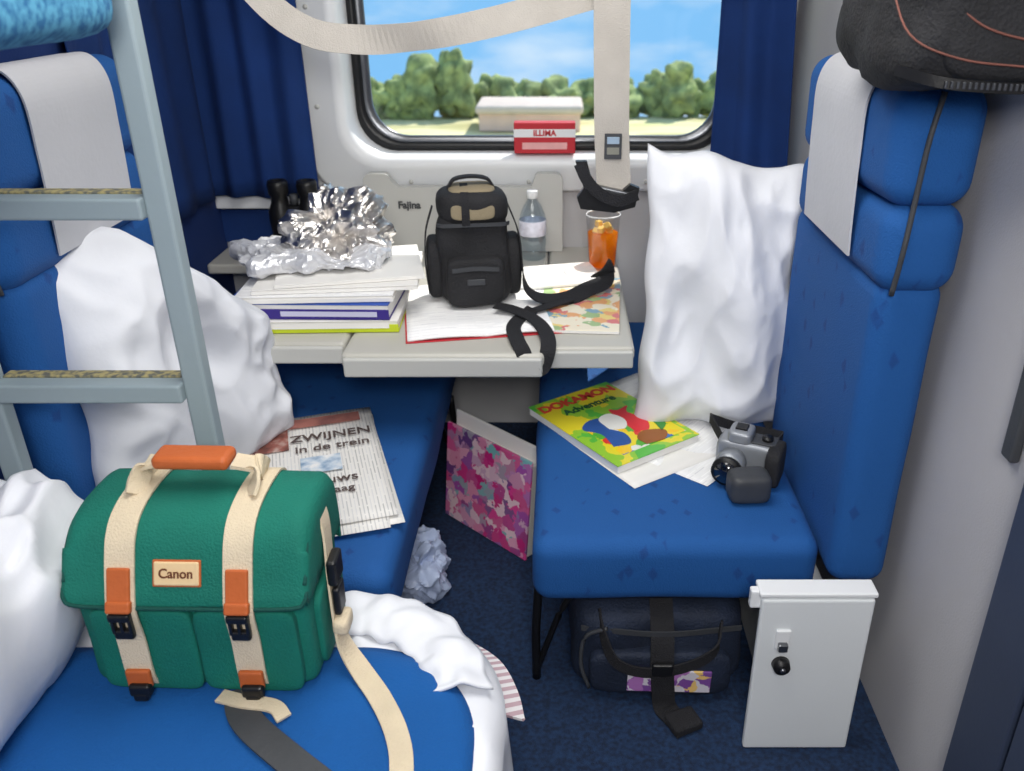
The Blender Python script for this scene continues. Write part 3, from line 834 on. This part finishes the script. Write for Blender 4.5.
# ---------------------------------------------------------------- berth safety harness
hs = empty('berth_harness')
ribbon('swag', [(-.90,2.30,1.89),(-.80,2.30,1.65),(-.72,2.3,1.53),(-.62,2.3,1.462),(-.50,2.30,1.445),(-.38,2.30,1.450),(-.25,2.30,1.468),(-.10,2.30,1.50),(.05,2.3,1.54),(.30,2.3,1.61),(.55,2.3,1.73)], .070, .004, M_harn, hs,
       wdir=[(1,0,.3),(.8,.2,.6),(.5,.3,.8),(.1,.3,1),(0,.2,1),(0,-.3,1),(0,0,1),(0,.1,1),(0,0,1),(0,0,1),(0,0,1)])
ribbon('vertical_strap', [(.125,2.265,2.30),(.127,2.265,1.8),(.132,2.265,1.5),(.138,2.265,1.25),(.145,2.265,1.13),(.15,2.263,1.07)], .090, .005, M_harn, hs)
rbox('strap_label', (.045,.003,.065), (.143,2.259,1.19), M_darkgrey, hs, .001)
rbox('strap_label_print', (.032,.003,.018), (.143,2.2575,1.205), mat('label_grey',(150,170,190),.6,.1,9,0), hs, .001)
rbox('strap_label_print_2', (.032,.003,.018), (.143,2.2575,1.178), mat('label_grey2',(130,130,120),.6,.1,9,0), hs, .001)
bb = bmesh.new()
tri = [(.045,1.155),(.075,1.155),(.095,1.085),(.15,1.06),(.19,1.095),(.215,1.085),(.205,1.035),(.15,1.02),(.06,1.03),(.05,1.06),(.068,1.085)]
fa = [bb.verts.new((x,2.240,z)) for x, z in tri]; fb = [bb.verts.new((x,2.262,z)) for x, z in tri]
bb.faces.new(fa); bb.faces.new(fb[::-1])
for k in range(len(tri)): bb.faces.new((fa[k], fa[(k+1)%len(tri)], fb[(k+1)%len(tri)], fb[k]))
mk('buckle_plate', bb, M_black, hs, smooth=False)
rbox('buckle_bar', (.13,.024,.016), (.135,2.248,1.078), M_metal, hs, .005, rot=(0,math.radians(12),0))
ribbon('buckle_web', [(.055,2.24,1.15),(.075,2.23,1.11),(.11,2.225,1.075),(.16,2.225,1.055),(.21,2.235,1.07)], .030, .006, M_strapB, hs, wdir=(.3,0,1))

# ---------------------------------------------------------------- floor items
pk = empty('gift_bag', (-.212, 2.220, .0), (0,0,math.radians(-43)))
M_pink = pattern('pink_floral','cells',[(0.0,(240,80,160)),(0.16,(214,40,130)),(0.32,(248,176,206)),(0.44,(110,70,140)),(0.50,(236,90,160)),(0.64,(130,200,200)),(0.74,(180,80,180)),(0.86,(250,215,225))],scale=26,rough=.35,distort=.07,coat=.3,const=False)
rbox('front', (.37,.010,.33), (0,-.012,.166), M_pink, pk, .003, rot=(math.radians(-6),0,0))
rbox('back', (.37,.008,.36), (0,.030,.180), M_paper, pk, .003, rot=(math.radians(-4),0,0))
rbox('contents', (.36,.030,.31), (0,.010,.157), M_paper, pk, .004, rot=(math.radians(-5),0,0))
pl = empty('plastic_carrier', (-.390, 1.96, 0))
sbox('crumpled_film', (.12,.22,.14), (0,0,.080), mat('film_white',(176,190,220),.25,.1,8,.5,30), pl, p=3, n=26, nz=.04, ns=10, smooth=False, seed=3, taper=.4, ridge=.07)

ubg = empty('duffel_bag', (.245, 1.70, 0))
M_duf = mat('duffel_nylon',(28,38,58),.7,.3,12,.4,160)
sbox('body', (.42,.30,.245), (0,0,.127), M_duf, ubg, p=6, n=20, nz=.014, ns=8)
sbox('front_pocket', (.34,.05,.13), (0,-.155,.085), M_duf, ubg, p=5, n=14, nz=.006)
rbox('visible_magazine', (.20,.006,.065), (.02,-.184,.075), pattern('mag_purple','cells',[(0,(130,80,160)),(0.3,(220,215,225)),(0.6,(180,120,190)),(0.8,(240,200,120))],scale=38,rough=.4,distort=.03), ubg, .002, rot=(0,math.radians(2),0))
ribbon('strap_centre', [(.0,-.10,.255),(.0,-.165,.20),(.0,-.193,.13),(.005,-.198,.06),(.012,-.205,.012),(.04,-.25,.008),(.055,-.28,.008)], .055, .006, M_strapB, ubg)
ribbon('strap_left', [(-.15,-.12,.24),(-.14,-.16,.20),(-.11,-.190,.14),(-.04,-.198,.115),(.05,-.198,.13),(.12,-.188,.17),(.14,-.15,.23)], .028, .005, M_strapB, ubg, wdir=(.1,0,1))
ribbon('trim_top', [(-.19,-.14,.20),(0,-.168,.205),(.19,-.14,.20)], .014, .004, M_darkgrey, ubg, wdir=(0,0,1))
tube('frame_piping', [(-.17,-.16,.03),(-.19,-.155,.10),(-.18,-.15,.18),(-.13,-.16,.215)], .005, M_darkgrey, ubg)
rbox('strap_pad', (.075,.06,.025), (.05,-.25,.014), M_strapB, ubg, .008, rot=(0,0,.4))
rbox('buckle', (.05,.015,.035), (0,-.203,.13), M_black, ubg, .005)

bp = empty('backpack', (.625, 1.52, 1.437))
sbox('body', (.245,.42,.24), (0,0,.115), M_nylon, bp, p=4.5, n=24, nz=.018, ns=8, seed=2, ridge=.012)
sbox('front_panel', (.19,.06,.16), (.02,-.195,.10), M_nylon, bp, p=4, n=14, nz=.01, seed=3)
M_stitch = mat('red_stitching',(120,74,64),.7,.1,9,0)
tube('piping_1', [(-.11,-.175,.20),(-.08,-.205,.14),(-.03,-.225,.095),(.04,-.232,.075),(.10,-.225,.07)], .0016, M_stitch, bp)
tube('piping_2', [(-.13,-.12,.15),(-.115,-.19,.08),(-.05,-.222,.05),(.04,-.228,.04),(.10,-.22,.035)], .0016, M_stitch, bp)
ribbon('zip', [(-.12,-.17,.03),(-.06,-.208,.016),(.02,-.218,.010),(.10,-.21,.008)], .016, .006, M_black, bp, wdir=(0,0,1))
for i in range(20):
    t = i/19
    rbox('zip_tooth', (.004,.006,.010), (-.06+.16*t, -.214-.006*math.sin(math.pi*t), .014-.005*t), M_metal, bp, .001)

# ---------------------------------------------------------------- outside
M_field = pattern('field','noise',[(0.3,(176,170,120)),(0.5,(220,212,168)),(0.7,(190,192,130))],scale=.6,rough=.95,const=False,mapscale=(.4,1,1))
gm = bmesh.new()
gx = 24
pts = [(4,-1.2),(7,-2.4),(10,-3),(31,-3),(36,-5),(44,-9)]
rows = [[gm.verts.new((-40+80*i/gx, y, z+.06*noise.noise(Vector((i, y, 0))))) for i in range(gx+1)] for y, z in pts]
for a, b_ in zip(rows, rows[1:]):
    for i in range(gx): gm.faces.new((a[i], a[i+1], b_[i+1], b_[i]))
mk('ground_outside', gm, M_field)
M_leaf1 = pattern('foliage','noise',[(0.35,(100,116,74)),(0.65,(166,180,116))],scale=2.5,rough=.9,const=False)
hd = empty('hedgerow', (0,31,-3))
for i in range(90):
    x = -26+52*i/89+random.uniform(-.3,.3)
    h = .95+.6*noise.noise(Vector((x*.35, 2, 0)))+random.uniform(-.15,.35)
    if -7 < x < -2.6: h = random.uniform(1.2,1.8)
    if -4.9 < x < -3.4: h = random.uniform(2.0,2.35)
    if 2.7 < x < 6: h = random.uniform(1.2,1.9)
    h = max(.6, h)
    sbox('bush', (random.uniform(.9,1.6), 1.3, h), (x, random.uniform(-.4,.8), h/2-.1), M_leaf1, hd, p=2.3, n=9, nz=.45, ns=2.6, seed=i, taper=.25)
bd = empty('farm_building', (-.9,28.8,-3))
rbox('walls', (3.2,2,.55), (0,0,.30), mat('building_wall',(228,196,184),.8,.05,3,0), bd, .01)
rbox('roof', (3.4,2.3,.26), (0,0,.68), mat('building_roof',(206,190,180),.8,.05,3,0), bd, .1)

# ---------------------------------------------------------------- world & lights
W = bpy.data.worlds.new('sky'); S.world = W; W.use_nodes = True
nt = W.node_tree; bg = nt.nodes['Background']
tc = nt.nodes.new('ShaderNodeTexCoord')
mp = nt.nodes.new('ShaderNodeMapping'); mp.inputs['Scale'].default_value = (3,3,9)
nt.links.new(tc.outputs['Generated'], mp.inputs['Vector'])
ns_ = nt.nodes.new('ShaderNodeTexNoise'); ns_.inputs['Scale'].default_value = 1.6; ns_.inputs['Detail'].default_value = 5
nt.links.new(mp.outputs['Vector'], ns_.inputs['Vector'])
rp = nt.nodes.new('ShaderNodeValToRGB')
rp.color_ramp.elements[0].position = .40; rp.color_ramp.elements[0].color = lin((128,190,240))
rp.color_ramp.elements[1].position = .66; rp.color_ramp.elements[1].color = lin((216,233,246))
nt.links.new(ns_.outputs['Fac'], rp.inputs['Fac'])
nt.links.new(rp.outputs['Color'], bg.inputs['Color'])
bg.inputs['Strength'].default_value = 1.15

def light(name, kind, loc, energy, size=.5, target=None, col=(1,1,1), sy=None):
    l = bpy.data.lights.new(name, kind); l.energy = energy; l.color = col
    if kind == 'AREA':
        l.size = size
        if sy: l.shape = 'RECTANGLE'; l.size_y = sy
    o = bpy.data.objects.new(name, l); o.location = loc; COL.objects.link(o)
    if target is not None:
        o.rotation_euler = (Vector(target)-Vector(loc)).to_track_quat('-Z','Y').to_euler()
    return o
sun = light('sun', 'SUN', (0,10,12), 5.0, target=(-.9,8.7,10.0), col=(1,.96,.88)); sun.data.angle = .01
light('ceiling_fill', 'AREA', (-.15,1.45,2.30), 22, .9, (-.15,1.5,0), (1,.98,.94), 1.2)  # added soft overhead fill for the interior, not a fixture of the compartment
light('rear_fill', 'AREA', (.05,-.45,2.05), 32, .5, (-.2,2.0,.5), (1,.98,.95))  # unseen fill added behind the camera, aimed forward to brighten the white interior

# ---------------------------------------------------------------- camera
cam = bpy.data.cameras.new('camera'); co = bpy.data.objects.new('camera', cam); COL.objects.link(co)
co.location = (0,0,1.6); co.rotation_euler = (math.radians(64),0,0)
cam.sensor_width = 36; cam.lens = 29.88; cam.shift_x = -.045; cam.clip_start = .05; cam.clip_end = 300
cam.dof.use_dof = True; cam.dof.focus_distance = 1.75; cam.dof.aperture_fstop = 4.5
S.camera = co
